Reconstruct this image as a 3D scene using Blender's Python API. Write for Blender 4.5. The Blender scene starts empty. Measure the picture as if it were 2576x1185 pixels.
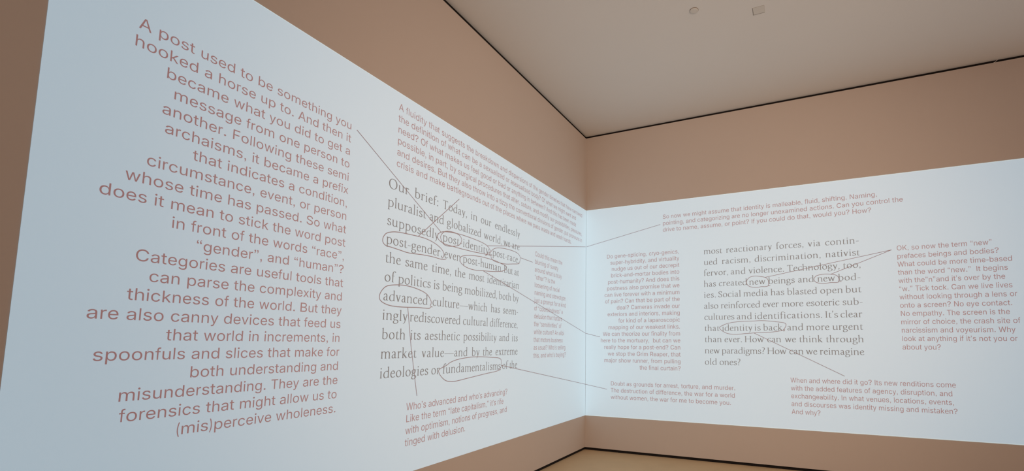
import bpy, bmesh, math, random
from mathutils import Vector, Matrix
from mathutils.geometry import delaunay_2d_cdt

random.seed(4)
sc = bpy.context.scene
col = sc.collection

# ------------------------------------------------------------------ camera
F_PX, YAW, PITCH, ROLL = 1190.02, 1.1609359, 0.0977080, 0.00368495
SHIFT_PX = (205.65, 159.49)                    # the photograph is an off-centre crop
cam_d = bpy.data.cameras.new('camera')
cam = bpy.data.objects.new('camera', cam_d)
col.objects.link(cam)
fwd = Vector((math.sin(YAW) * math.cos(PITCH), math.cos(YAW) * math.cos(PITCH), math.sin(PITCH)))
rt = Vector((math.cos(YAW), -math.sin(YAW), 0))
up = rt.cross(fwd)
c_, s_ = math.cos(ROLL), math.sin(ROLL)
rt, up = rt * c_ + up * s_, up * c_ - rt * s_
m = Matrix((rt, up, -fwd)).transposed().to_4x4()
m.translation = Vector((-6.675503, -3.037096, 1.55))
cam.matrix_world = m
cam_d.sensor_fit = 'HORIZONTAL'
cam_d.sensor_width = 36.0
cam_d.lens = F_PX * 36.0 / 2576.0
cam_d.shift_x = -SHIFT_PX[0] / 2576.0
cam_d.shift_y = SHIFT_PX[1] / 2576.0
cam_d.clip_start = 0.05
sc.camera = cam

# ------------------------------------------------------------------ light
world = bpy.data.worlds.new('world')
sc.world = world
world.use_nodes = True
bg = world.node_tree.nodes['Background']
bg.inputs['Color'].default_value = (1.0, 0.75, 0.62, 1)
bg.inputs['Strength'].default_value = 0.57

def spot(name, loc, aim, energy, color, angle, blend, radius):
    d = bpy.data.lights.new(name, 'SPOT')
    d.energy = energy; d.color = color
    d.spot_size = math.radians(angle); d.spot_blend = blend
    d.shadow_soft_size = radius
    o = bpy.data.objects.new(name, d)
    col.objects.link(o)
    o.location = loc
    o.rotation_euler = (Vector(aim) - Vector(loc)).to_track_quat('-Z', 'Y').to_euler()
    return o
spot('gallery_spot', (-7.2, -5.4, 4.6), (-0.5, -1.4, 2.6), 185, (1.0, 0.56, 0.38), 95, 1.0, 0.25)
spot('corner_fill_spot', (-6.8, -6.2, 2.6), (-0.2, -0.4, 2.4), 600, (1.0, 0.80, 0.62), 80, 1.0, 0.2)  # added fill light: lifts the corner so the view falls off outwards

sc.view_settings.view_transform = 'Standard'
sc.view_settings.look = 'None'
sc.view_settings.gamma = 1.0
sc.view_settings.use_curve_mapping = False
sc.view_settings.exposure = 0.0

# ------------------------------------------------------------------ materials
def mat(name, color, rough=0.9, emit=None, estr=0.0, noise=None, bump=0.0, bscale=300.0, spec=0.2):
    """Principled base colour with an optional noise variation and fine relief; emission only for projected light."""
    mt = bpy.data.materials.new(name)
    mt.use_nodes = True
    nt = mt.node_tree
    b = nt.nodes['Principled BSDF']
    b.inputs['Base Color'].default_value = (*color, 1)
    b.inputs['Roughness'].default_value = rough
    b.inputs['Specular IOR Level'].default_value = spec
    if emit:
        b.inputs['Emission Color'].default_value = (*emit, 1)
        b.inputs['Emission Strength'].default_value = estr
        mt.cycles.emission_sampling = 'NONE'
    if noise or bump:
        tc = nt.nodes.new('ShaderNodeTexCoord')
    if noise:
        sc_, amt, det = noise
        n = nt.nodes.new('ShaderNodeTexNoise')
        n.inputs['Scale'].default_value = sc_
        n.inputs['Detail'].default_value = det
        nt.links.new(tc.outputs['Object'], n.inputs['Vector'])
        r = nt.nodes.new('ShaderNodeMix'); r.data_type = 'RGBA'
        r.inputs['A'].default_value = (*[v * (1 - amt) for v in color], 1)
        r.inputs['B'].default_value = (*[min(1, v * (1 + amt)) for v in color], 1)
        nt.links.new(n.outputs['Fac'], r.inputs['Factor'])
        nt.links.new(r.outputs['Result'], b.inputs['Base Color'])
    if bump:
        n2 = nt.nodes.new('ShaderNodeTexNoise')
        n2.inputs['Scale'].default_value = bscale
        n2.inputs['Detail'].default_value = 3
        nt.links.new(tc.outputs['Object'], n2.inputs['Vector'])
        bp = nt.nodes.new('ShaderNodeBump')
        bp.inputs['Strength'].default_value = bump
        bp.inputs['Distance'].default_value = 0.002
        nt.links.new(n2.outputs['Fac'], bp.inputs['Height'])
        nt.links.new(bp.outputs['Normal'], b.inputs['Normal'])
    return mt

WALL = (0.56, 0.485, 0.43)
SCREEN = (0.80, 0.81, 0.775)  # same wall made paler: part of the projected light is in this colour
M = {
    'wall': mat('wall_paint', WALL, 0.9, noise=(1.3, 0.02, 3), bump=0.15, bscale=220),
    'ceiling': mat('ceiling_paint', (0.745, 0.725, 0.695), 0.95, noise=(1.0, 0.015, 3), bump=0.1, bscale=180),
    'floor': mat('floor_boards', (0.56, 0.40, 0.235), 0.6, noise=(3.0, 0.10, 5), bump=0.1, bscale=90),
    'reveal': mat('black_reveal', (0.012, 0.009, 0.008), 0.8),
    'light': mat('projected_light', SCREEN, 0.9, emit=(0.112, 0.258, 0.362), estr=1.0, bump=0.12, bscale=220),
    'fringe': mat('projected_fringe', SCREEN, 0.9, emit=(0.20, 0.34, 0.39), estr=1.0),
    'red_text': mat('projected_red', (0.54, 0.44, 0.455), 0.9, emit=(0.07, 0.018, 0.033), estr=1.0),
    'grey_text': mat('projected_grey', (0.38, 0.41, 0.44), 0.9, emit=(0.008, 0.015, 0.025), estr=1.0),
    'pen': mat('projected_pen', (0.46, 0.37, 0.38), 0.9, emit=(0.015, 0.005, 0.012), estr=1.0),
    'plastic': mat('ceiling_fitting', (0.66, 0.63, 0.58), 0.6),
    'seam_shade': mat('fitting_seam_shade', (0.25, 0.22, 0.19), 0.8),  # dark tone with the shade of the fittings' edges put into it
    'thread': mat('pale_thread', (0.7, 0.66, 0.6), 0.7),
}
M['light'].cycles.emission_sampling = 'FRONT'

# ------------------------------------------------------------------ mesh helpers
def obj(name, me, m=None, parent=None):
    o = bpy.data.objects.new(name, me)
    col.objects.link(o)
    if m: me.materials.append(M[m])
    if parent: o.parent = parent
    return o

def box_mesh(name, a, b, bevel=0.0):
    bm = bmesh.new()
    bmesh.ops.create_cube(bm, size=1)
    for v in bm.verts:
        v.co = Vector([(a[i] + b[i]) / 2 + v.co[i] * (b[i] - a[i]) for i in range(3)])
    if bevel:
        bmesh.ops.bevel(bm, geom=list(bm.edges), offset=bevel, segments=2, affect='EDGES', profile=0.6)
    me = bpy.data.meshes.new(name)
    bm.to_mesh(me); bm.free()
    return me

def struct(name, a, b, m, parent=None):
    o = obj(name, box_mesh(name, a, b), m, parent)
    if parent is None: o['kind'] = 'structure'
    return o

# a wall point from (distance s along the wall, height z, d in front of the wall)
def on_wall(w, s, z, d):
    return (s, -d, z) if w == 'L' else (-d, -s, z)

# ------------------------------------------------------------------ the room
ZTL, ZTR, ZB = 4.854, 4.864, 0.02            # top and bottom edge of the wall boards
FZ, CZ = -0.017, 4.8950          # floor and ceiling surfaces
XL, YR, TH = -11.5, -8.6, 0.15
struct('floor', (XL, YR, FZ - 0.1), (TH, TH, FZ), 'floor')
struct('ceiling', (XL, YR, CZ), (TH, TH, CZ + 0.12), 'ceiling')
struct('wall_left', (XL, 0, ZB), (0, TH, ZTL), 'wall')
struct('wall_right', (0, YR, ZB), (TH, TH, ZTR), 'wall')
# black shadow gaps above and below the wall boards, set back behind their faces
for n, (zl, zr, z1, r) in enumerate(((ZTL, ZTR, CZ, 0.014), (FZ, FZ, ZB, 0.012))):
    struct('trim_%d' % (2 * n + 1), (XL, r, zl), (r, 0.12, z1), 'reveal')
    struct('trim_%d' % (2 * n + 2), (r, YR, zr), (0.12, 0.12, z1), 'reveal')

# ------------------------------------------------------------------ lettering
NEUE = {'a': 537, 'b': 593, 'c': 537, 'd': 593, 'e': 537, 'f': 296, 'g': 574, 'h': 556, 'i': 222, 'j': 222, 'k': 519, 'l': 222, 'm': 853, 'n': 556, 'o': 574, 'p': 593, 'q': 593, 'r': 333, 's': 500, 't': 315, 'u': 556, 'v': 500, 'w': 758, 'x': 518, 'y': 500, 'z': 480, 'A': 648, 'B': 685, 'C': 722, 'D': 704, 'E': 611, 'F': 574, 'G': 759, 'H': 722, 'I': 259, 'J': 519, 'K': 667, 'L': 556, 'M': 871, 'N': 722, 'O': 760, 'P': 648, 'Q': 760, 'R': 685, 'S': 648, 'T': 574, 'U': 722, 'V': 611, 'W': 926, 'X': 611, 'Y': 648, 'Z': 611, ' ': 278, ',': 278, '.': 278, '-': 389, '?': 556, '“': 426, '”': 426, '’': 222, '(': 259, ')': 259}
MINI = {'a': 439, 'b': 512, 'c': 423, 'd': 528, 'e': 425, 'f': 290, 'g': 458, 'h': 523, 'i': 253, 'j': 245, 'k': 480, 'l': 247, 'm': 795, 'n': 534, 'o': 510, 'p': 520, 'q': 513, 'r': 347, 's': 370, 't': 307, 'u': 531, 'v': 461, 'w': 695, 'x': 444, 'y': 452, 'z': 423, 'O': 747, 'T': 610, 'B': 588, 'A': 689, 'H': 781, 'I': 351, 'S': 484, ' ': 227, ',': 228, '.': 228, ':': 228, ';': 228, '-': 319, '—': 1000, '?': 377, '’': 221}
INTER = {      # advance, outlines; cap height 509, x-height 379
    '(': (273, '89,207 92,264 101,324 114,384 132,441 153,494 177,539 236,539 191,428 161,313 154,258 151,207 160,115 188,16 236,-96 177,-96 139,-21 111,55 95,131'),
    ')': (273, '37,-96 86,18 113,116 122,207 119,258 112,313 82,428 37,539 97,539 121,494 142,441 159,384 173,323 181,264 184,207 178,130 161,53 134,-22 97,-96'),
    ',': (198, '62,0 62,74 136,74 136,0 130,-42 106,-80 66,-103 66,-72 90,-54 100,-26 100,0'),
    '-': (277, '32,165 245,165 245,218 32,218'),
    '.': (188, '95,-4 78,-1 63,9 53,24 50,41 53,59 63,73 78,83 95,87 113,83 128,73 138,59 141,41 138,24 128,9 113,-1'),
    ':': (188, '95,-4 78,-1 63,9 53,24 50,41 53,59 63,73 78,83 95,87 113,83 128,73 138,59 141,41 138,24 128,9 113,-1/95,271 78,274 63,284 53,299 50,316 53,334 63,349 78,359 95,362 113,359 128,349 138,334 141,316 138,299 128,284 113,274'),
    ';': (188, '38,-119 68,71 137,71 84,-119/103,271 86,274 71,284 61,299 58,316 61,334 71,349 86,359 103,362 121,359 136,349 146,334 149,316 146,299 136,284 121,274'),
    '?': (358, '132,152 132,159 134,200 141,230 153,252 168,269 209,298 230,314 247,334 258,357 262,384 259,406 250,425 237,441 220,452 200,459 178,462 157,459 137,453 120,441 106,425 96,404 92,378 27,378 33,418 49,452 73,479 103,499 138,511 178,516 219,511 255,498 284,478 306,451 319,418 324,382 319,344 306,311 284,284 254,261 219,235 200,205 194,158 194,152/164,-4 146,-1 131,9 121,24 118,41 121,58 131,73 146,83 164,86 181,83 196,73 206,58 209,41 206,24 196,9 181,-1'),
    'A': (480, '16,0 201,509 276,509 463,0 395,0 287,302 264,372 232,478 245,478 213,371 191,302 85,0/110,142 110,199 370,199 370,142'),
    'B': (456, '60,0 60,509 241,509 289,504 329,491 359,469 381,442 394,410 398,374 395,344 387,320 373,301 356,286 315,267 315,262 339,257 363,245 385,227 402,203 414,173 418,136 413,100 400,67 377,39 344,18 301,4 247,0/125,57 245,57 296,63 330,80 349,105 355,137 352,161 342,184 327,203 306,218 279,228 248,231 125,231/125,285 238,285 265,288 288,296 308,309 323,326 333,348 336,372 330,403 313,429 283,446 240,452 125,452'),
    'C': (510, '267,-7 205,1 150,25 104,63 70,115 48,179 40,254 48,329 70,393 104,445 150,484 205,508 267,516 305,513 340,504 373,490 402,471 427,447 448,418 463,385 473,348 408,348 401,373 389,395 357,428 315,449 267,456 223,450 184,432 150,403 125,364 109,314 103,254 109,194 125,145 151,105 184,76 223,59 267,53 315,60 357,81 389,114 408,160 473,160 463,124 448,91 428,62 402,38 373,19 341,5 305,-4'),
    'D': (502, '219,0 96,0 96,57 215,57 272,63 318,81 354,110 379,149 394,198 399,255 394,312 379,361 354,399 320,428 275,446 221,452 93,452 93,509 225,509 294,501 353,478 399,441 433,391 455,329 462,255 455,181 433,119 398,68 351,31 291,8/125,509 125,0 60,0 60,509'),
    'F': (410, '60,0 60,509 369,509 369,452 125,452 125,278 346,278 346,221 125,221 125,0'),
    'G': (520, '269,-7 205,1 149,25 104,64 69,116 47,179 40,254 47,329 69,393 103,445 149,484 203,508 265,516 304,513 340,504 374,489 403,469 429,445 449,416 465,384 474,349 408,349 387,393 356,427 315,448 265,456 222,450 183,432 150,404 125,364 109,314 103,254 109,194 125,145 151,105 184,76 224,59 269,53 309,57 345,71 374,93 396,123 410,160 415,202 434,199 283,199 283,256 478,256 478,200 471,141 451,91 419,50 377,19 326,0'),
    'H': (517, '60,0 60,509 125,509 125,289 392,289 392,509 457,509 457,0 392,0 392,232 125,232 125,0'),
    'I': (186, '62,0 124,0 124,509 62,509'),
    'K': (467, '104,145 104,216 139,261 174,303 212,344 364,509 448,509 231,276 228,276/60,0 60,509 125,509 125,334 124,225 125,193 125,0/372,0 188,259 228,309 449,0'),
    'L': (393, '60,0 60,509 125,509 125,57 361,57 361,0'),
    'N': (523, '60,0 60,509 136,509 343,183 363,151 388,107 414,55 405,54 401,108 399,157 399,195 399,509 463,509 463,0 387,0 202,290 177,331 148,381 108,452 119,454 122,384 124,328 125,291 125,0'),
    'O': (533, '267,-7 205,1 150,25 105,63 70,115 48,179 40,254 48,329 70,393 105,445 150,484 205,508 267,516 329,508 384,484 429,445 464,393 486,329 493,254 486,179 464,115 429,63 384,25 329,1/267,53 310,59 349,76 383,105 408,144 425,194 430,254 425,314 408,365 383,404 349,433 310,450 267,456 223,450 184,433 151,404 125,364 109,314 103,254 109,194 125,144 151,105 184,76 223,59'),
    'R': (449, '60,0 60,509 236,509 290,504 333,489 367,465 390,433 405,395 409,352 405,309 390,271 367,240 333,217 289,203 236,198 96,198 96,255 234,255 269,258 298,267 319,281 334,300 342,324 345,352 342,380 334,405 319,425 298,440 269,449 233,452 125,452 125,0/353,0 230,229 303,229 428,0'),
    'S': (447, '224,-9 172,-4 128,9 91,31 64,60 46,96 38,137 104,137 110,110 123,88 142,71 166,59 194,52 224,49 257,52 286,60 311,74 329,92 341,114 346,139 342,161 332,179 316,193 296,205 245,222 184,239 128,260 86,289 60,326 52,372 58,413 75,448 102,476 138,498 180,511 227,516 275,511 316,498 351,476 377,449 394,415 401,378 337,378 326,412 302,437 267,453 225,459 194,456 167,448 145,435 129,418 118,398 115,376 119,352 131,334 148,319 169,308 212,293 264,279 312,264 359,238 379,220 395,198 405,171 408,139 403,99 386,64 360,34 323,11 278,-4'),
    'T': (449, '32,452 32,509 417,509 417,452 257,452 257,0 193,0 193,452'),
    'W': (686, '155,0 16,509 82,509 163,196 175,145 187,94 197,40 189,40 200,94 211,145 224,196 306,509 380,509 462,196 474,145 486,94 497,40 488,40 499,94 510,145 523,196 603,509 670,509 530,0 455,0 368,323 351,391 336,475 350,475 335,395 318,323 230,0'),
    'a': (389, '160,-9 126,-5 94,5 68,22 48,45 35,73 30,108 34,138 43,161 58,179 78,193 125,211 178,220 234,227 265,235 273,243 276,255 276,257 273,279 267,297 256,311 240,322 220,329 196,331 171,329 149,322 118,301 100,274 41,291 57,322 79,346 104,364 133,375 163,382 194,384 239,379 286,360 306,343 322,320 333,290 337,251 337,0 277,0 277,52 272,52 252,25 215,1 190,-6/170,45 202,49 228,59 248,74 263,93 272,115 276,138 276,190 259,182 231,176 200,171 175,168 134,159 117,150 103,139 95,124 92,105 94,87 102,72 114,61 130,52'),
    'b': (424, '229,-8 198,-5 172,4 138,31 118,59 112,59 112,0 53,0 53,509 114,509 114,319 118,319 137,346 171,373 197,381 229,384 274,378 313,361 345,332 370,293 385,245 390,189 385,133 370,84 346,45 313,16 274,-2/220,47 253,51 279,66 301,88 316,117 325,151 328,189 325,227 316,261 301,290 280,311 253,325 220,330 188,325 161,312 140,291 125,263 116,229 113,189 116,150 125,115 140,86 162,65 188,51'),
    'c': (396, '207,-8 159,-2 117,16 82,46 56,85 40,133 34,187 40,243 56,291 82,330 117,360 159,378 207,384 260,377 305,356 340,322 362,277 303,262 290,289 270,311 242,325 207,330 173,325 145,310 124,287 108,258 99,224 96,187 99,151 108,117 124,89 145,66 173,51 207,46 243,52 271,66 292,89 304,117 363,102 354,78 341,56 306,21 261,-1'),
    'd': (424, '195,-8 151,-2 111,16 79,45 55,84 39,133 34,189 39,245 55,293 79,332 112,361 151,378 196,384 228,381 253,373 287,346 306,319 311,319 311,509 372,509 372,0 313,0 313,59 307,59 287,31 252,4 227,-5/205,47 236,51 263,65 284,86 299,115 309,150 312,189 309,229 300,263 284,291 263,312 237,325 205,330 172,325 145,311 124,290 108,261 99,227 96,189 99,151 109,117 124,88 145,66 172,51'),
    'e': (404, '212,-8 161,-2 117,16 82,46 56,85 40,132 34,187 39,242 55,290 81,329 115,359 157,378 205,384 236,382 266,374 294,361 319,341 341,315 357,282 368,242 371,194 371,169 75,169 75,221 338,221 310,202 307,237 298,269 283,294 263,314 237,326 205,330 173,326 146,313 125,294 109,270 99,241 96,211 96,178 100,139 110,106 128,80 151,61 179,50 212,46 254,53 285,73 306,105 365,91 353,63 335,39 311,19 283,4 249,-5'),
    'f': (254, '228,379 228,327 6,327 6,379/81,0 81,432 84,461 96,486 113,505 135,519 161,527 187,530 222,527 243,521 227,468 215,472 195,474 171,470 154,460 145,443 142,419 142,0'),
    'g': (425, '207,-151 168,-148 134,-140 105,-127 82,-110 64,-91 51,-69 101,-41 122,-66 154,-88 178,-95 207,-97 249,-92 282,-75 304,-47 311,-6 311,68 306,68 287,41 252,16 227,8 195,5 152,10 113,27 80,53 55,90 39,136 34,191 39,246 55,293 80,332 112,361 152,378 196,384 228,382 253,373 288,346 308,319 313,319 313,379 372,379 372,-9 367,-54 350,-90 324,-117 291,-136 251,-147/205,59 237,63 264,75 285,95 300,121 309,154 312,193 309,231 300,264 285,291 264,312 237,325 205,330 172,325 145,312 124,290 109,262 99,229 96,193 99,155 109,123 124,96 145,76 172,63'),
    'h': (410, '114,227 114,0 53,0 53,509 114,509 114,287 102,287 124,332 152,362 187,379 227,384 264,380 295,369 321,349 341,321 353,285 357,240 357,0 296,0 296,235 290,275 273,304 246,323 210,329 184,326 161,317 141,303 126,283 117,257'),
    'i': (167, '53,0 53,379 114,379 114,0/84,443 67,446 54,455 44,468 41,483 44,499 54,512 67,521 84,524 100,521 114,512 123,499 126,483 123,468 114,455 100,446'),
    'j': (167, '53,379 114,379 114,-30 111,-63 102,-90 86,-113 65,-129 37,-139 4,-143 -10,-143 -10,-87 2,-87 25,-83 40,-72 50,-54 53,-29/83,443 67,446 53,455 44,468 41,483 44,499 53,512 67,521 83,524 100,521 114,512 123,499 126,483 123,468 114,455 100,446'),
    'k': (381, '110,137 110,212 121,212 284,379 360,379 184,199 177,199/53,0 53,509 114,509 114,0/294,0 148,186 191,229 372,0'),
    'l': (182, '60,0 122,0 122,509 60,509'),
    'm': (610, '53,0 53,379 112,379 112,295 108,295 118,323 132,346 151,363 172,376 195,384 219,386 257,380 287,361 309,331 321,295 312,295 322,321 337,343 357,361 381,375 407,383 437,386 468,383 497,372 522,354 541,328 553,296 557,255 557,0 496,0 496,254 490,289 473,313 447,326 419,330 395,328 374,320 358,307 345,290 338,270 335,247 335,0 274,0 274,260 269,288 253,311 229,326 199,330 178,328 158,320 140,307 126,289 117,266 114,238 114,0'),
    'n': (410, '114,227 114,0 53,0 53,379 112,379 112,287 102,287 124,332 152,362 187,379 227,384 264,380 295,369 321,349 341,321 353,285 357,240 357,0 296,0 296,235 290,275 273,304 246,323 210,329 184,326 161,317 141,303 126,283 117,257'),
    'o': (415, '207,-8 159,-2 117,16 82,46 56,85 40,133 34,187 40,243 56,291 82,330 117,360 159,378 207,384 256,378 299,360 333,330 359,291 376,243 381,187 376,133 359,85 333,46 299,16 256,-2/207,46 242,51 270,66 292,89 307,117 316,151 319,187 316,224 307,258 292,287 270,310 242,325 207,330 173,325 145,310 124,287 108,258 99,224 96,187 99,151 108,117 124,89 145,66 173,51'),
    'p': (424, '53,-143 53,379 112,379 112,319 118,319 137,346 171,373 197,381 229,384 274,378 313,361 345,332 370,293 385,245 390,189 385,133 370,84 346,45 313,16 274,-2 229,-8 198,-5 173,4 138,31 118,59 114,59 114,-143/220,47 253,51 279,66 301,88 316,117 325,151 328,189 325,227 316,261 301,290 280,311 253,325 220,330 188,325 161,312 140,291 125,263 116,229 113,189 116,150 125,115 140,86 162,65 188,51'),
    'r': (259, '53,0 53,379 112,379 112,321 115,321 130,347 152,367 181,380 213,385 229,384 243,384 243,322 230,324 207,326 182,323 159,315 140,301 126,284 117,262 114,237 114,0'),
    's': (365, '182,-8 145,-5 112,3 84,18 62,38 45,63 36,94 94,107 105,79 124,60 150,49 181,45 217,50 244,62 262,81 268,103 265,121 254,136 237,147 212,155 149,170 104,186 72,208 53,237 47,274 51,305 65,332 87,354 115,370 149,381 187,384 223,381 254,372 279,358 299,339 314,316 324,290 268,277 258,298 243,316 219,328 187,333 156,329 131,317 114,299 109,277 112,258 124,243 144,232 172,223 229,209 275,194 306,171 325,142 331,107 326,75 312,47 290,24 260,6 223,-5'),
    't': (227, '204,379 204,327 6,327 6,379/65,471 126,471 126,98 128,76 136,61 150,53 170,50 185,51 202,54 213,2 192,-3 168,-4 125,2 92,21 72,52 65,93'),
    'u': (410, '182,-5 146,-1 115,11 89,31 69,59 57,95 53,139 53,379 114,379 114,144 119,105 137,75 164,56 200,50 226,53 249,62 268,77 283,97 293,122 296,153 296,379 357,379 357,0 298,0 298,92 307,92 286,47 257,17 222,0'),
    'v': (389, '163,0 17,379 84,379 165,155 187,87 206,21 184,21 203,87 224,155 305,379 371,379 226,0'),
    'w': (567, '138,0 23,379 87,379 133,214 154,137 175,41 165,41 186,135 206,214 252,379 316,379 362,214 382,136 402,41 391,41 413,135 434,214 480,379 545,379 429,0 368,0 319,172 305,225 291,280 277,338 291,338 277,280 263,225 248,172 199,0'),
    'x': (379, '21,0 171,218 171,171 29,379 100,379 147,306 179,253 207,206 175,206 202,253 233,306 282,379 352,379 209,169 209,214 358,0 287,0 231,85 200,136 173,182 205,182 178,136 148,85 91,0'),
    'y': (389, '47,-139 61,-86 71,-87 104,-89 118,-84 130,-74 141,-58 151,-36 163,-1 17,379 84,379 165,155 187,87 206,21 184,21 202,87 224,155 305,379 371,379 204,-58 177,-107 159,-124 139,-136 117,-143 91,-145 65,-143'),
    'z': (380, '42,0 42,46 254,320 254,323 48,323 48,379 333,379 333,331 126,60 126,56 339,56 339,0'),
    '’': (158, '42,435 42,509 116,509 116,435 110,393 86,355 46,332 46,363 70,381 80,409 80,435'),
    '“': (304, '126,406 126,332 52,332 52,406 58,448 82,486 122,509 122,478 98,460 88,432 88,406/250,406 250,332 176,332 176,406 182,448 206,486 246,509 246,478 222,460 212,432 212,406'),
    '”': (304, '52,435 52,509 126,509 126,435 120,393 96,355 56,332 56,363 80,381 90,409 90,435/176,435 176,509 250,509 250,435 244,393 220,355 180,332 180,363 204,381 214,409 214,435'),
}
# serif glyphs drawn with a broad pen: centre lines (bezier) plus stems, feet and flags, in 1/1000 em
def SER():
    T,N=37,13          # half widths: thick, thin
    X,A,K=437,700,650  # x-height, ascender, capital height
    def stem(x,y0,y1,w=T): return [('p',[(x-w,y0),(x+w,y0),(x+w,y1),(x-w,y1)])]
    def foot(x,y=0,w=T,s=70,l=None): 
        l=s if l is None else l
        return [('p',[(x-l,y),(x+s,y),(x+s,y+20),(x+w,y+48),(x-w,y+48),(x-l,y+20)])]
    def cap(x,y,w=T,s=70): return [('p',[(x-s,y),(x-s,y-20),(x-w,y-48),(x+w,y-48),(x+s,y-20),(x+s,y)])]
    def flag(x,y,w=T): return [('p',[(x-78,y-45),(x-w,y-52),(x-w,y-90),(x+w,y-90),(x+w,y+8),(x+5,y+4),(x-78,y-24)])]
    def c(d,s=1.0): return [('c',d,s)]
    def dot(x,y,r=46): return [('d',x,y,r)]
    g={}
    g['a']=c('M 78 340 C 105 400 165 425 205 420 C 275 412 300 370 300 300 C 300 200 297 120 303 70 C 308 25 345 15 410 35')+c('M 300 262 C 210 235 75 215 75 105 C 75 20 190 -20 300 80')
    g['b']=stem(108,30,A)+flag(108,A)+c('M 112 345 C 150 400 205 425 265 422 C 370 415 438 335 438 225 C 438 90 350 5 245 8 C 190 10 140 20 108 45')
    g['c']=c('M 385 362 C 355 405 305 425 250 420 C 140 410 72 320 72 212 C 72 90 150 12 250 14 C 310 16 350 40 392 85')
    g['d']=stem(420,60,A)+flag(420,A)+[('p',[(383,20),(497,20),(497,34),(457,60),(383,60)])]+c('M 418 380 C 370 415 325 425 280 422 C 150 410 72 310 72 200 C 72 90 135 12 225 14 C 300 16 370 50 420 100')
    g['e']=c('M 80 245 L 355 258 C 362 350 310 422 235 420 C 130 412 72 310 72 205 C 72 85 145 12 245 14 C 310 16 350 45 385 85')
    g['f']=stem(118,30,520)+foot(118)+c('M 118 500 C 118 620 170 705 245 705 C 290 705 310 690 335 655')+[('p',[(30,400),(245,400),(245,428),(30,424)])]
    g['g']=c('M 215 422 C 130 422 75 370 75 295 C 75 225 125 168 210 168 C 295 168 348 225 348 295 C 348 370 295 422 215 422')+c('M 300 395 L 440 405',.9)+c('M 150 175 C 95 145 70 110 85 75 C 105 30 230 45 320 25 C 400 5 425 -50 390 -110 C 345 -180 240 -205 160 -195 C 70 -185 30 -130 50 -80 C 65 -45 105 -15 150 5')
    g['h']=stem(100,30,A)+flag(100,A)+foot(100)+c('M 105 330 C 160 395 220 425 280 422 C 375 415 400 350 400 270')+stem(400,30,290)+foot(400)
    g['i']=stem(128,30,X-30)+flag(128,X)+foot(128)+dot(125,592)
    g['k']=stem(100,30,A)+flag(100,A)+foot(100)+c('M 120 225 C 200 270 290 350 340 405',.8)+c('M 165 255 C 230 170 310 70 400 20',1.2)+[('p',[(270,405),(430,405),(430,428),(270,428)]),('p',[(310,0),(485,0),(485,20),(310,20)])]
    g['l']=stem(124,30,A)+flag(124,A)+foot(124)
    g['m']=stem(105,30,X-30)+flag(105,X)+foot(105)+c('M 110 330 C 160 395 215 425 270 422 C 350 415 392 360 392 270')+stem(392,30,290)+foot(392)+c('M 395 330 C 445 395 500 425 560 422 C 645 415 680 350 680 270')+stem(680,30,290)+foot(680)
    g['n']=stem(108,30,X-30)+flag(108,X)+foot(108)+c('M 112 330 C 165 395 225 425 285 422 C 385 415 412 350 412 270')+stem(412,30,290)+foot(412)
    g['o']=c('M 258 421 C 140 421 75 320 75 216 C 75 100 145 14 252 14 C 370 14 437 110 437 218 C 437 330 365 421 258 421')
    g['p']=stem(112,-175,X-30)+flag(112,X)+foot(112,-205)+c('M 116 345 C 160 400 215 425 270 422 C 378 415 446 335 446 225 C 446 90 355 5 250 8 C 195 10 145 20 112 45')
    g['q']=stem(412,-175,X-20)+foot(412,-205)+c('M 418 380 C 370 415 325 425 280 422 C 150 410 72 310 72 200 C 72 90 135 12 225 14 C 300 16 370 50 412 100')
    g['r']=stem(110,30,X-30)+flag(110,X)+foot(110,0,T,82,70)+c('M 114 320 C 160 400 215 430 260 415 C 290 405 305 395 322 375',1.1)
    g['s']=c('M 305 345 C 290 395 250 422 200 422 C 130 422 85 385 85 330 C 85 215 310 240 310 115 C 310 55 255 12 180 14 C 120 16 75 45 60 105')
    g['t']=stem(125,85,430)+c('M 125 100 C 125 40 150 12 200 15 C 240 17 270 30 295 52')+[('p',[(30,402),(280,402),(280,428),(162,428),(162,520),(140,515),(88,428),(30,418)])]
    g['u']=c('M 102 380 C 102 300 100 200 102 140 C 104 60 150 14 225 14 C 290 16 345 50 395 100')+stem(102,130,X-8)+stem(408,60,X-8)+[('p',[(25,X-22),(65,X-30),(65,X),(25,X)]),('p',[(330,X-22),(371,X-30),(371,X),(330,X)]),('p',[(371,18),(500,12),(500,32),(445,62),(371,62)])]
    g['v']=c('M 92 420 L 235 20',1.05)+c('M 235 15 L 375 420',.75)+[('p',[(20,408),(165,408),(165,430),(20,430)]),('p',[(310,408),(445,408),(445,430),(310,430)])]
    g['w']=c('M 85 420 L 215 20',1.05)+c('M 215 15 L 340 415',.75)+c('M 335 415 L 475 20',1.05)+c('M 475 15 L 605 420',.75)+[('p',[(15,408),(155,408),(155,430),(15,430)]),('p',[(275,408),(400,408),(400,430),(275,430)]),('p',[(545,408),(682,408),(682,430),(545,430)])]
    g['x']=c('M 85 420 L 360 15',1.05)+c('M 85 15 L 350 420',.75)+[('p',[(20,408),(175,408),(175,430),(20,430)]),('p',[(285,408),(425,408),(425,430),(285,430)]),('p',[(15,0),(150,0),(150,22),(15,22)]),('p',[(275,0),(432,0),(432,22),(275,22)])]
    g['y']=c('M 88 420 L 235 40',1.05)+c('M 375 420 C 320 260 260 80 205 -60 C 180 -120 140 -170 60 -185',.75)+[('p',[(15,408),(165,408),(165,430),(15,430)]),('p',[(305,408),(440,408),(440,430),(305,430)])]
    g['z']=c('M 45 330 L 65 412',.9)+[('p',[(50,398),(380,398),(380,430),(50,430)]),('p',[(35,0),(380,0),(380,32),(35,32)]),('p',[(35,12),(120,12),(385,418),(300,418)])]+c('M 380 28 L 395 115',.9)
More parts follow.
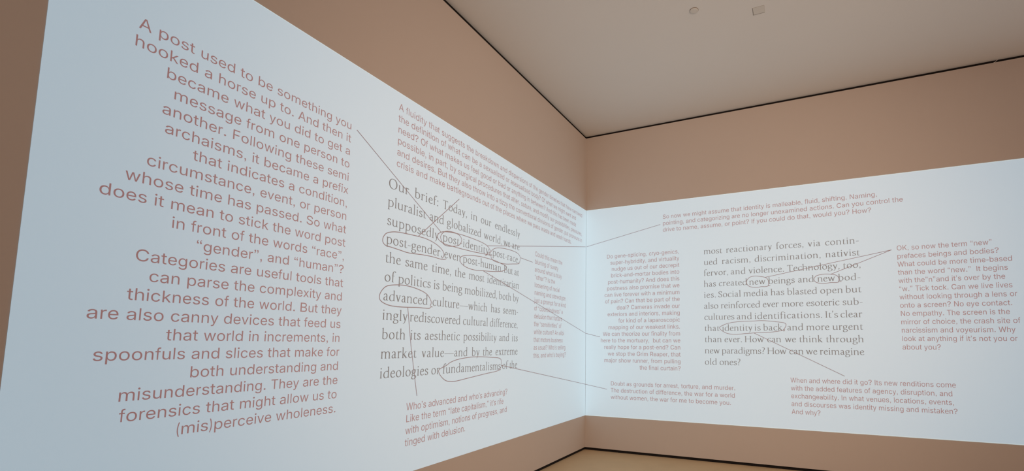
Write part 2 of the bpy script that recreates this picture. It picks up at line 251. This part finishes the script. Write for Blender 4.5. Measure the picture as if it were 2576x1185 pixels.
    g['O']=c('M 375 648 C 200 648 85 510 85 325 C 85 140 195 5 370 5 C 545 5 662 140 662 325 C 662 510 550 648 375 648',1.1)
    g['T']=stem(305,30,630,41)+foot(305,0,41,100)+[('p',[(40,K-38),(570,K-38),(570,K),(40,K)]),('p',[(40,K-130),(62,K-130),(75,K-30),(40,K-10)]),('p',[(548,K-130),(572,K-130),(570,K-10),(535,K-30)])]
    g['B']=stem(130,10,640,41)+foot(130,0,41,85)+cap(130,K,41,85)+c('M 135 632 C 260 645 440 640 440 495 C 440 380 300 350 150 350')+c('M 210 352 C 380 350 510 300 510 180 C 510 40 340 10 150 18')
    g['S']=c('M 400 500 C 385 590 330 640 250 638 C 160 636 105 580 105 505 C 105 350 400 350 400 170 C 400 70 330 8 225 12 C 140 16 85 60 70 160',1.05)
    g['H']=stem(145,10,640,41)+foot(145,0,41,90)+cap(145,K,41,90)+stem(636,10,640,41)+foot(636,0,41,90)+cap(636,K,41,90)+[('p',[(150,318),(630,318),(630,352),(150,352)])]
    g['I']=stem(176,10,640,41)+foot(176,0,41,90)+cap(176,K,41,90)
    cm=[('d',112,42,48),('p',[(150,60),(158,20),(140,-50),(70,-125),(55,-110),(105,-45),(115,0),(85,10)])]
    g['.']=dot(112,42,50); g[':']=dot(112,42,50)+dot(112,385,50); g[',']=cm; g[';']=cm+dot(112,385,50)
    g['’']=[(k[0],k[1],k[2]+600,k[3]) if k[0]=='d' else ('p',[(x,y+600) for x,y in k[1]]) for k in cm]
    g['-']=[('p',[(40,185),(280,200),(280,240),(40,225)])]
    g['—']=[('p',[(0,208),(1000,208),(1000,238),(0,238)])]
    g['?']=c('M 75 610 C 120 650 165 665 210 660 C 280 650 315 600 315 540 C 315 400 165 380 170 190')+dot(168,42,50)
    return g


def warp(ch, y):
    """Outline heights brought to x-height 0.517 and capital height 0.714 of the em."""
    low = ch in 'abcdefghijklmnopqrstuvwxyz'
    if not low: return y / 509 * 0.714
    if y <= 379: return y / 379 * 0.520
    return 0.520 + (y - 379) / (509 - 379) * (0.714 - 0.520)

def union(loops):
    """Triangles covering the non-zero winding area of closed outlines, so overlapping strokes become one flat shape."""
    P, E = [], []
    for lp in loops:
        b, n = len(P), len(lp)
        P += [Vector(p) for p in lp]
        E += [(b + j, b + (j + 1) % n) for j in range(n)]
    vs, _, fs, *_ = delaunay_2d_cdt(P, E, [], 0, 1e-5)
    def winding(x, y):
        w = 0
        for lp in loops:
            for (ax, ay), (bx, by) in zip(lp, lp[1:] + lp[:1]):
                side = (bx - ax) * (y - ay) - (by - ay) * (x - ax)
                if ay <= y < by and side > 0: w += 1
                elif by <= y < ay and side < 0: w -= 1
        return w
    keep = [f for f in fs if winding(sum(vs[j].x for j in f) / len(f), sum(vs[j].y for j in f) / len(f))]
    return [(v.x, v.y) for v in vs], [tuple(f) for f in keep]

def build_sans():
    out = {}
    for ch, (adv, data) in INTER.items():
        polys = []
        k = NEUE.get(ch, 278) / adv / 1000.0
        for pd in data.split('/'):
            polys.append([tuple(map(int, p.split(','))) for p in pd.split()])
        verts, tris = union([[(x * k, warp(ch, y)) for x, y in p] for p in polys])
        out[ch] = (NEUE.get(ch, 278) / 1000.0, verts, tris)
    return out

def bez_pts(path, steps=9):
    tk = path.split(); i = 0; pts = []; cur = None; cmd = None
    def num(n):
        nonlocal i
        v = [float(t) for t in tk[i:i + n]]; i += n; return v
    while i < len(tk):
        if tk[i] in 'MLC': cmd = tk[i]; i += 1
        if cmd == 'M': cur = Vector(num(2)); pts.append(cur)
        elif cmd == 'L': cur = Vector(num(2)); pts.append(cur)
        else:
            a, b, c_, d, e, f = num(6)
            p0, p1, p2, p3 = cur, Vector((a, b)), Vector((c_, d)), Vector((e, f))
            for k in range(1, steps + 1):
                t = k / steps; u = 1 - t
                pts.append(p0 * u**3 + p1 * 3 * u * u * t + p2 * 3 * u * t * t + p3 * t**3)
            cur = p3
    return pts

def build_serif():
    out = {}
    na = math.radians(14)                       # the nib's broad axis
    ax = Vector((math.cos(na), math.sin(na))); ay = Vector((-ax.y, ax.x))
    for ch, items in SER().items():
        loops = []
        for it in items:
            if it[0] == 'p': loops.append(list(it[1]))
            elif it[0] == 'd': loops.append([(it[1] + it[3] * math.cos(k * math.pi / 5), it[2] + it[3] * math.sin(k * math.pi / 5)) for k in range(10)])
            else:
                p = bez_pts(it[1]); L, R = [], []
                for j, v in enumerate(p):
                    d = (p[min(j + 1, len(p) - 1)] - p[max(j - 1, 0)]).normalized()
                    n = Vector((-d.y, d.x))
                    h = it[2] * math.hypot(41 * n.dot(ax), 17 * n.dot(ay))
                    L.append(v + n * h); R.append(v - n * h)
                # one quad for each step of the pen
                loops += [[tuple(L[j]), tuple(R[j]), tuple(R[j + 1]), tuple(L[j + 1])] for j in range(len(p) - 1)]
        fixed = []
        for lp in loops:
            lp = [(x / 1000, y / 1000) for x, y in lp]
            area = sum(a[0] * b[1] - b[0] * a[1] for a, b in zip(lp, lp[1:] + lp[:1]))
            fixed.append(lp if area > 0 else lp[::-1])
        out[ch] = (MINI[ch] / 1000.0, *union(fixed))
    return out

SANS, SERIF = build_sans(), build_serif()

LAYER = 2.5e-5
def lay_text(font, text, sx, sy, x, track=0.0):
    """Vertices (along, up) and faces of a run of text that starts at x."""
    V, F = [], []
    for i, ch in enumerate(text):
        if ch == ' ':
            x += 0.278 * sx; continue
        adv, verts, faces = font[ch]
        b = len(V)
        V += [(x + vx * sx, vy * sy, (i % 2) * LAYER) for vx, vy in verts]     # neighbouring letters that touch lie a hair apart
        F += [tuple(b + j for j in f) for f in faces]
        x += adv * sx + track
    return V, F, x

def wall_mesh(name, w, z, V, F, d):
    me = bpy.data.meshes.new(name)
    me.from_pydata([on_wall(w, s, z + h, d + e) for s, h, e in V], [], F)
    me.update()
    return me

# ------------------------------------------------------------------ the two projected images
PT, PB, LE, RE = 3.6741, 0.4896, -5.834, 7.2
D_IMG, D_TXT, D_PEN = 0.0025, 0.0028, 0.0036
images = {}
for w, s0, s1, label in (
        ('L', LE, -0.006, 'pale blue projected image on the left wall, with the largest red lettering'),
        ('R', 0.004, RE, 'pale blue projected image on the right wall, with the paragraph ending in old ones')):
    a, b = on_wall(w, s0, PB, 0.0005), on_wall(w, s1, PT, D_IMG)
    lo = [min(a[i], b[i]) for i in range(3)]; hi = [max(a[i], b[i]) for i in range(3)]
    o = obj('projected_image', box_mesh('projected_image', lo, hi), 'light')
    o['label'] = label; o['category'] = 'projection'
    o['group'] = 'projected text images meeting in the corner'
    images[w] = o
def edge(w, s0, s1, z0, z1, d=0.0031):
    a, b = on_wall(w, s0, z0, D_IMG - 0.0005), on_wall(w, s1, z1, d)
    lo = [min(a[i], b[i]) for i in range(3)]; hi = [max(a[i], b[i]) for i in range(3)]
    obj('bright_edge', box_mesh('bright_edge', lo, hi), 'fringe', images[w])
edge('L', LE, -0.006, PT - 0.004, PT)
edge('R', 0.004, RE, PT - 0.006, PT)
edge('R', 0.004, RE, PB, PB + 0.007)

def empty_part(name, w, label):
    e = bpy.data.objects.new(name, None)
    e.empty_display_size = 0.1
    col.objects.link(e); e.parent = images[w]; e['label'] = label
    return e

PARAGRAPHS = [   # wall, alignment, margin, first baseline, leading, letter width, label, lines
    ('L', 'r', -4.2737, 3.1542, 0.0992, 0.0848, 'large dusty red paragraph about the word post, flush right', [
        'A post used to be something you',
        'hooked a horse up to. And then it',
        'became what you did to get a',
        'message from one person to',
        'another. Following these semi',
        'archaisms, it became a prefix',
        'that indicates a condition,',
        'circumstance, event, or person',
        'whose time has passed. So what',
        'does it mean to stick the word post',
        'in front of the words “race”,',
        '“gender”, and “human”?',
        'Categories are useful tools that',
        'can parse the complexity and',
        'thickness of the world. But they',
        'are also canny devices that feed us',
        'that world in increments, in',
        'spoonfuls and slices that make for',
        'both understanding and',
        'misunderstanding. They are the',
        'forensics that might allow us to',
        '(mis)perceive wholeness.',]),
    ('L', 'l', -3.8266, 3.5234, 0.0983, 0.0847, 'dusty red paragraph of six long lines about fluidity', [
        'A fluidity that suggests the breakdown and dispersions of the gender binaries that have narrowed',
        'the definition of what can be a sexualized or asexualized body? Of what we might want and',
        'need? Of what makes us feel good or bad or anything in between? And this has been made',
        'possible, in part, by surgical procedures that alter, suture, and modify our possibilities, pleasures,',
        'and desires. But they also throw into a tizzy the conventional divisions of gender, put pronouns in',
        'crisis and make battlegrounds out of the places where we pass waste and wash hands.',]),
    ('L', 'l', -1.5558, 2.6728, 0.0986, 0.084, 'small narrow dusty red paragraph beginning Could this mean', [
        'Could this mean the',
        'blurring of surety',
        'around what is truly',
        '“other”? Is the',
        'loosening of racial',
        'naming and stereotype',
        'just a prompt for a kind',
        'of “colorblindness” a',
        'delusion that flatters',
        'the “sensitivities” of',
        'white culture? An alibi',
        'that motors business',
        'as usual? Who’s selling',
        'this, and who’s buying?',]),
    ('L', 'l', -3.6076, 1.0014, 0.0975, 0.0844, "dusty red four-line paragraph beginning Who's advanced", [
        'Who’s advanced and who’s advancing?',
        'Like the term “late capitalism,” it’s rife',
        'with optimism, notions of progress, and',
        'tinged with delusion.',]),
    ('R', 'l', 1.2454, 3.4112, 0.0971, 0.0829, 'dusty red three-line paragraph beginning So now we might assume', [
        'So now we might assume that identity is malleable, fluid, shifting. Naming,',
        'pointing, and categorizing are no longer unexamined actions. Can you control the',
        'drive to name, assume, or point? If you could do that, would you? How?',]),
    ('R', 'r', 1.4775, 2.8783, 0.0988, 0.0827, 'dusty red flush-right paragraph about gene-splicing', [
        'Do gene-splicing, cryo-genics,',
        'super-hybridity, and virtuality',
        'nudge us out of our decrepit',
        'brick-and-mortar bodies into',
        'post-humanity? And does this',
        'postness also promise that we',
        'can live forever with a minimum',
        'of pain? Can that be part of the',
        'deal? Cameras invade our',
        'exteriors and interiors, making',
        'for kind of a laparoscopic',
        'mapping of our weakest links.',
        'We can theorize our finality from',
        'here to the mortuary,  but can we',
        'really hope for a post-end? Can',
        'we stop the Grim Reaper, that',
        'major show runner, from pulling',
        'the final curtain?',]),
    ('R', 'l', 4.1605, 2.7116, 0.0998, 0.0764, 'dusty red paragraph beginning OK, so now the term new', [
        'OK, so now the term “new”',
        'prefaces beings and bodies?',
        'What could be more time-based',
        'than the word “new.”  It begins',
        'with the”n”and it’s over by the',
        '“w.” Tick tock. Can we live lives',
        'without looking through a lens or',
        'onto a screen? No eye contact.',
        'No empathy. The screen is the',
        'mirror of choice, the crash site of',
        'narcissism and voyeurism. Why',
        'look at anything if it’s not you or',
        'about you?',]),
    ('R', 'l', 2.9119, 1.0831, 0.0994, 0.0762, 'dusty red five-line paragraph beginning When and where', [
        'When and where did it go? Its new renditions come',
        'with the added features of agency, disruption, and',
        'exchangeability. In what venues, locations, events,',
        'and discourses was identity missing and mistaken?',
        'And why?',]),
    ('R', 'l', 0.4228, 0.955, 0.0995, 0.0825, 'dusty red three-line paragraph beginning Doubt as grounds', [
        'Doubt as grounds for arrest, torture, and murder.',
        'The destruction of difference, the war for a world',
        'without women, the war for me to become you.',]),
]
EM = 0.0845
for w, al, x, z, lead, sx, label, lines in PARAGRAPHS:
    par = empty_part('paragraph', w, label)
    for i, t in enumerate(lines):
        wd = sum(NEUE[c] for c in t) / 1000 * sx
        x0 = x + 0.0055 - wd if al == 'r' else x - 0.005
        V, F, _ = lay_text(SANS, t, sx, EM, x0)
        obj('lettering', wall_mesh('lettering', w, z - i * lead, V, F, D_TXT), 'red_text', par)

SERIF_PARAGRAPHS = [   # wall, first baseline, leading, label, lines of (word, start, end)
    ('L', 2.8267, 0.1543, 'grey serif paragraph beginning Our brief', [
        [['Our', -3.8983, -3.6802], ['brief:', -3.6146, -3.3219], ['Today,', -3.2582, -2.9083], ['in', -2.8438, -2.7443], ['our', -2.6773, -2.4952], ['endlessly', -2.4253, -1.9188]],
        [['pluralist', -3.899, -3.4708], ['and', -3.4255, -3.2406], ['globalized', -3.196, -2.6709], ['world,', -2.622, -2.2903], ['we', -2.2567, -2.1243], ['are', -2.0848, -1.9237]],
        [['supposedly', -3.8997, -3.2999], ['post-identity;', -3.2426, -2.4994], ['post-race,', -2.4562, -1.9287]],
        [['post-gender,', -3.8974, -3.248], ['even', -3.2156, -2.9832], ['post-human.', -2.9443, -2.2635], ['But', -2.2354, -2.0542], ['at', -2.0241, -1.9232]],
        [['the', -3.8988, -3.7396], ['same', -3.6897, -3.4288], ['time,', -3.3726, -3.1169], ['the', -3.0615, -2.9041], ['most', -2.8456, -2.5916], ['identitarian', -2.5401, -1.9219]],
        [['of', -3.8981, -3.7819], ['politics', -3.7557, -3.381], ['is', -3.3394, -3.2677], ['being', -3.2268, -2.9445], ['mobilized,', -2.9057, -2.3582], ['both', -2.3217, -2.0829], ['by', -2.0407, -1.9209]],
        [['advanced', -3.9011, -3.4119], ['culture—which', -3.3481, -2.5345], ['has', -2.4625, -2.2967], ['seem-', -2.2381, -1.9285]],
        [['ingly', -3.9, -3.6368], ['rediscovered', -3.6102, -2.96], ['cultural', -2.9173, -2.5155], ['difference,', -2.4758, -1.9339]],
        [['both', -3.8979, -3.6582], ['its', -3.596, -3.4798], ['aesthetic', -3.426, -2.9586], ['possibility', -2.9024, -2.3488], ['and', -2.2974, -2.1067], ['its', -2.0446, -1.9262]],
        [['market', -3.8996, -3.5189], ['value—and', -3.459, -2.8372], ['by', -2.7673, -2.6401], ['the', -2.5854, -2.4255], ['extreme', -2.3608, -1.9229]],
        [['ideologies', -3.8993, -3.3719], ['or', -3.3312, -3.2217], ['fundamentalisms', -3.1811, -2.2607], ['of', -2.2275, -2.1092], ['the', -2.0845, -1.926]],]),
    ('R', 2.8366, 0.1548, 'grey serif paragraph beginning most reactionary forces', [
        [['most', 1.8339, 2.0883], ['reactionary', 2.1418, 2.7393], ['forces,', 2.7912, 3.1225], ['via', 3.1759, 3.3235], ['contin-', 3.3796, 3.7587]],
        [['ued', 1.8329, 2.0176], ['racism,', 2.0818, 2.4573], ['discrimination,', 2.5135, 3.3191], ['nativist', 3.3774, 3.7647]],
        [['fervor,', 1.83, 2.1601], ['and', 2.197, 2.3898], ['violence.', 2.4311, 2.876], ['Technology,', 2.9165, 3.53], ['too,', 3.571, 3.7631]],
        [['has', 1.8271, 1.993], ['created', 2.0325, 2.4065], ['new', 2.4351, 2.6438], ['beings', 2.6794, 3.0034], ['and', 3.0431, 3.2286], ['new', 3.2728, 3.4765], ['bod-', 3.5114, 3.7546]],
        [['ies.', 1.827, 1.9869], ['Social', 2.0198, 2.3191], ['media', 2.357, 2.6697], ['has', 2.7042, 2.87], ['blasted', 2.9078, 3.2607], ['open', 3.299, 3.5521], ['but', 3.5866, 3.7612]],
        [['also', 1.8241, 2.0166], ['reinforced', 2.054, 2.5645], ['ever', 2.5993, 2.8011], ['more', 2.8349, 3.0945], ['esoteric', 3.131, 3.5122], ['sub-', 3.5451, 3.7655]],
        [['cultures', 1.825, 2.2284], ['and', 2.2628, 2.4548], ['identifications.', 2.4918, 3.3073], ['It’s', 3.3451, 3.487], ['clear', 3.5169, 3.7578]],
        [['that', 1.8249, 2.0287], ['identity', 2.0658, 2.4594], ['is', 2.4875, 2.5625], ['back,', 2.5972, 2.8589], ['and', 2.8939, 3.0816], ['more', 3.1197, 3.3844], ['urgent', 3.4209, 3.7582]],
        [['than', 1.8249, 2.0514], ['ever.', 2.092, 2.3186], ['How', 2.357, 2.6016], ['can', 2.642, 2.8099], ['we', 2.8576, 2.9914], ['think', 3.0306, 3.3055], ['through', 3.3407, 3.7549]],
        [['new', 1.8238, 2.0266], ['paradigms?', 2.0524, 2.6074], ['How', 2.6382, 2.8738], ['can', 2.9069, 3.0721], ['we', 3.1026, 3.235], ['reimagine', 3.2649, 3.7554]],
        [['old', 1.8209, 1.9813], ['ones?', 2.0202, 2.2927]],]),
]
SEM = 0.128
for w, z, lead, label, lines in SERIF_PARAGRAPHS:
    par = empty_part('paragraph', w, label)
    for i, words in enumerate(lines):
        V, F = [], []
        for wd, a, b in words:
            v, f, _ = lay_text(SERIF, wd, SEM, SEM, 0)
            lo, hi = min(p[0] for p in v), max(p[0] for p in v)
            n = max(1, len(wd) - 1)
            tr = ((b - a) - (hi - lo)) / n
            sxx = SEM
            if abs(tr) > 0.004:                 # fit the rest by the letter width
                sxx = SEM * ((b - a) - n * math.copysign(0.004, tr)) / (hi - lo)
                tr = math.copysign(0.004, tr)
            v, f, _ = lay_text(SERIF, wd, sxx, SEM, 0, tr)
            lo = min(p[0] for p in v)
            k = len(V)
            V += [(p[0] - lo + a, p[1], p[2]) for p in v]
            F += [tuple(k + j for j in q_) for q_ in f]
        obj('lettering', wall_mesh('lettering', w, z - i * lead, V, F, D_TXT), 'grey_text', par)

# hand-drawn loops and the straight lines that join them to the notes
CURVES = [
    ('circle', 'L', [(-3.551, 2.4942), (-3.4597, 2.4925), (-3.3639, 2.4778), (-3.2888, 2.4532), (-3.2433, 2.4263), (-3.2228, 2.3989), (-3.2278, 2.3712), (-3.2459, 2.3529)]),
    ('circle', 'L', [(-3.1884, 2.3574), (-3.2201, 2.3457), (-3.2706, 2.3416), (-3.3326, 2.3441), (-3.4049, 2.3445), (-3.4976, 2.3408), (-3.5865, 2.3332), (-3.6721, 2.3283), (-3.7552, 2.3346), (-3.8449, 2.3411), (-3.8979, 2.3439), (-3.9271, 2.3596), (-3.936, 2.3845), (-3.9258, 2.4174), (-3.8991, 2.4463), (-3.8521, 2.4662), (-3.7936, 2.4793), (-3.7227, 2.4855), (-3.6385, 2.4902), (-3.551, 2.4942)]),
    ('circle', 'L', [(-2.5889, 2.493), (-2.5569, 2.519), (-2.5112, 2.5478), (-2.5175, 2.5775), (-2.5606, 2.6051), (-2.627, 2.6203), (-2.7389, 2.6294), (-2.861, 2.6331), (-2.9917, 2.6335), (-3.1157, 2.6248), (-3.2205, 2.6104), (-3.2709, 2.5947), (-3.3096, 2.5683), (-3.3181, 2.5399), (-3.2983, 2.5176), (-3.2534, 2.5002), (-3.2017, 2.4926), (-3.1092, 2.4927), (-2.9991, 2.4926), (-2.8842, 2.4954), (-2.7793, 2.4984), (-2.6383, 2.5073), (-2.5232, 2.5128), (-2.4641, 2.5223)]),
    ('circle', 'L', [(-3.2206, 2.6122), (-3.2516, 2.59), (-3.2718, 2.5632), (-3.2744, 2.5404), (-3.2604, 2.5121), (-3.2272, 2.4876), (-3.1751, 2.4825), (-3.0958, 2.4953), (-3.0214, 2.5192), (-2.9877, 2.5494), (-2.978, 2.5844), (-2.9978, 2.6133), (-3.0475, 2.6287), (-3.116, 2.6312), (-3.1821, 2.6236), (-3.2206, 2.6122)]),
    ('circle', 'L', [(-2.5233, 2.5148), (-2.4992, 2.5449), (-2.4581, 2.5836), (-2.3895, 2.6144), (-2.2821, 2.6329), (-2.1509, 2.6416), (-2.0134, 2.6395), (-1.9312, 2.6206), (-1.9031, 2.5857), (-1.912, 2.5444), (-1.9377, 2.5119), (-2.0675, 2.4877), (-2.2199, 2.4632), (-2.3297, 2.4594), (-2.4183, 2.4606), (-2.4709, 2.4777), (-2.4891, 2.5055), (-2.4815, 2.5275)]),
    ('circle', 'L', [(-2.2933, 2.4547), (-2.4011, 2.4687), (-2.5382, 2.4713), (-2.6687, 2.4689), (-2.8078, 2.4563), (-2.9108, 2.438), (-2.9743, 2.4155), (-2.994, 2.384), (-2.9784, 2.3538), (-2.9347, 2.3326), (-2.8612, 2.3174), (-2.7557, 2.3139), (-2.6304, 2.3255), (-2.4822, 2.3401), (-2.3258, 2.3618), (-2.2264, 2.3902), (-2.1956, 2.4163), (-2.2192, 2.445), (-2.2933, 2.4547)]),
    ('circle', 'L', [(-3.349, 1.8887), (-3.3682, 1.8891), (-3.3864, 1.8741), (-3.436, 1.8714), (-3.5207, 1.8713), (-3.6248, 1.8653), (-3.7133, 1.8612), (-3.7882, 1.8613), (-3.8506, 1.8671), (-3.9018, 1.8815), (-3.9326, 1.9005), (-3.9408, 1.9237), (-3.9356, 1.9522), (-3.9129, 1.9868), (-3.8795, 2.0149), (-3.8292, 2.0307), (-3.756, 2.0418), (-3.6908, 2.0453), (-3.6117, 2.0416), (-3.5292, 2.029), (-3.4557, 2.0102), (-3.4112, 1.9877), (-3.382, 1.9588), (-3.3664, 1.9283), (-3.3774, 1.8956)]),
    ('circle', 'L', [(-2.2556, 1.2818), (-2.3492, 1.2644), (-2.5108, 1.2512), (-2.6795, 1.2347), (-2.838, 1.2191), (-2.9872, 1.2045), (-3.073, 1.2055), (-3.1429, 1.2195), (-3.1988, 1.2552), (-3.2339, 1.2936), (-3.2353, 1.3209), (-3.1898, 1.3419), (-3.1362, 1.3583), (-3.0818, 1.3845), (-2.9969, 1.4059), (-2.8781, 1.4204), (-2.7531, 1.4276), (-2.6045, 1.4266), (-2.4469, 1.418), (-2.3177, 1.4097), (-2.26, 1.3919), (-2.2488, 1.353), (-2.2565, 1.3038), (-2.303, 1.2784)]),
    ('line', 'L', [(-4.2255, 3.1737), (-3.2711, 2.5936)]),
    ('line', 'L', [(-3.032, 2.9805), (-3.5563, 2.493)]),
    ('line', 'L', [(-2.5595, 2.6061), (-0.0223, 3.0878)]),
    ('line', 'L', [(-1.8976, 2.5897), (-1.6161, 2.5817)]),
    ('line', 'L', [(-2.6238, 2.327), (-0.0136, 1.7367)]),
    ('line', 'L', [(-3.6417, 1.8625), (-3.5881, 1.5397), (-3.4972, 1.1117)]),
    ('line', 'L', [(-2.2479, 1.3254), (-0.0063, 0.9575)]),
    ('line', 'R', [(0.0132, 3.0911), (1.2065, 3.3294)]),
    ('line', 'R', [(0.0006, 1.7339), (0.2452, 1.6767)]),
    ('line', 'R', [(0.0005, 0.957), (0.359, 0.8956)]),
    ('circle', 'R', [(2.7016, 2.3501), (2.6798, 2.3492), (2.6666, 2.3433), (2.6358, 2.3391), (2.5876, 2.3414), (2.5476, 2.3338), (2.4855, 2.3366), (2.4411, 2.3491), (2.4129, 2.3713), (2.4002, 2.4004), (2.4056, 2.4334), (2.4307, 2.4654), (2.4717, 2.4851), (2.5253, 2.4869), (2.5784, 2.4792), (2.6395, 2.4637), (2.6694, 2.4386), (2.6814, 2.4006), (2.6802, 2.3632), (2.671, 2.345)]),
    ('circle', 'R', [(3.5452, 2.359), (3.5297, 2.3625), (3.5059, 2.3548), (3.4744, 2.3519), (3.4352, 2.3556), (3.3874, 2.35), (3.3474, 2.3475), (3.2834, 2.3551), (3.2477, 2.3722), (3.2324, 2.3955), (3.2332, 2.418), (3.2587, 2.4483), (3.3037, 2.462), (3.3601, 2.4669), (3.4236, 2.4615), (3.4785, 2.4495), (3.5089, 2.4256), (3.5191, 2.3896), (3.51, 2.3572)]),
    ('circle', 'R', [(2.8491, 1.7411), (2.8599, 1.7619), (2.8326, 1.7522), (2.7299, 1.7348), (2.6176, 1.7293), (2.4861, 1.7228), (2.3882, 1.7151), (2.2981, 1.7082), (2.2255, 1.7068), (2.1523, 1.7119), (2.1066, 1.7283), (2.0653, 1.7524), (2.0379, 1.7765), (2.0291, 1.8005), (2.0528, 1.8193), (2.0905, 1.8379), (2.1465, 1.8561), (2.2295, 1.871), (2.3386, 1.8795), (2.464, 1.8821), (2.5786, 1.8848), (2.6741, 1.8785), (2.7598, 1.867), (2.8276, 1.8577), (2.8653, 1.8471), (2.8797, 1.8269), (2.8721, 1.7998), (2.8544, 1.7728), (2.8411, 1.7548)]),
    ('line', 'R', [(2.6396, 2.4638), (4.1039, 2.7242)]),
    ('line', 'R', [(3.4236, 2.4598), (4.1039, 2.7242)]),
    ('line', 'R', [(2.477, 1.7212), (3.5307, 1.1802)]),
]
def smooth(pts, n=5):
    out = []
    P = [Vector(p) for p in pts]
    for i in range(len(P) - 1):
        p0, p1, p2, p3 = P[max(i - 1, 0)], P[i], P[i + 1], P[min(i + 2, len(P) - 1)]
        for k in range(n):
            t = k / n
            out.append(0.5 * ((2 * p1) + (p2 - p0) * t + (2 * p0 - 5 * p1 + 4 * p2 - p3) * t * t + (3 * p1 - p0 - 3 * p2 + p3) * t**3))
    out.append(P[-1])
    return out
for n_, (kind, w, pts) in enumerate(CURVES):
    p = smooth(pts) if kind == 'circle' else [Vector(q_) for q_ in pts]
    hw = 0.0032 if kind == 'circle' else 0.0030
    V, F = [], []
    for j, v in enumerate(p):
        d = (p[min(j + 1, len(p) - 1)] - p[max(j - 1, 0)]).normalized()
        n = Vector((-d.y, d.x)) * hw
        e = n_ * 2.5e-5 + 3e-4 * j / len(p)
        V += [(v.x + n.x, v.y + n.y, e), (v.x - n.x, v.y - n.y, e)]
    F = [(2 * j, 2 * j + 1, 2 * j + 3, 2 * j + 2) for j in range(len(p) - 1)]
    name = 'drawn_loop' if kind == 'circle' else 'connecting_line'
    obj(name, wall_mesh(name, w, 0, V, F, D_PEN), 'pen', images[w])

# ------------------------------------------------------------------ ceiling fittings
def disc_bm(cx, cy, prof, seg=40):
    bm = bmesh.new(); rings = []
    for r, z in prof:
        rings.append([bm.verts.new((cx + r * math.cos(2 * math.pi * k / seg), cy + r * math.sin(2 * math.pi * k / seg), z)) for k in range(seg)])
    for a, b in zip(rings, rings[1:]):
        for k in range(seg): bm.faces.new((a[k], a[(k + 1) % seg], b[(k + 1) % seg], b[k]))
    bm.faces.new(rings[-1]); bm.faces.new(list(reversed(rings[0])))
    bmesh.ops.recalc_face_normals(bm, faces=bm.faces)
    me = bpy.data.meshes.new('disc'); bm.to_mesh(me); bm.free()
    return me
def empty(name, loc, label, cat):
    e = bpy.data.objects.new(name, None); e.location = loc; e.empty_display_size = 0.05
    col.objects.link(e); e['label'] = label; e['category'] = cat
    return e
det = empty('smoke_detector', (-2.211, -2.181, CZ), 'small round off-white detector disc fixed flat on the ceiling', 'detector')
obj('base', disc_bm(0, 0, [(0.042, 0.0), (0.042, -0.0045), (0.039, -0.005)]), 'seam_shade', det)  # dark ring: the shaded side of the disc, put in as colour
obj('cover', disc_bm(0, 0, [(0.040, -0.003), (0.040, -0.007), (0.035, -0.009), (0.024, -0.010)]), 'plastic', det)
hat = empty('ceiling_hatch', (-1.960, -2.777, CZ), 'small square off-white cover plate set in the ceiling', 'ceiling plate')
obj('frame', box_mesh('frame', (-0.052, -0.054, -0.0015), (0.058, 0.058, 0.0)), 'seam_shade', hat)  # shows past two sides as a dark strip, shade of a recess in colour
obj('plate', box_mesh('plate', (-0.052, -0.054, -0.0022), (0.052, 0.053, -0.001)), 'plastic', hat)

# a loose pale end of tape caught in the dark gap above the right wall
bm = bmesh.new()
path = [Vector((-0.002, -5.236, 4.8650)), Vector((-0.004, -5.252, 4.8680)), Vector((-0.006, -5.262, 4.8800)), Vector((-0.003, -5.280, 4.8930))]
prev = None
for j, p_ in enumerate(path):
    ring = [bm.verts.new(p_ + Vector((0.0012 * math.cos(a), 0, 0.0025 * math.sin(a)))) for a in (0, math.pi / 2, math.pi, 1.5 * math.pi)]
    if prev:
        for k in range(4): bm.faces.new((prev[k], prev[(k + 1) % 4], ring[(k + 1) % 4], ring[k]))
    else: bm.faces.new(ring)
    prev = ring
bm.faces.new(prev)
bmesh.ops.recalc_face_normals(bm, faces=bm.faces)
me = bpy.data.meshes.new('thread'); bm.to_mesh(me); bm.free()
th = obj('loose_thread', me, 'thread')
th['label'] = 'tiny pale thread caught in the black gap above the right wall'
th['category'] = 'thread'
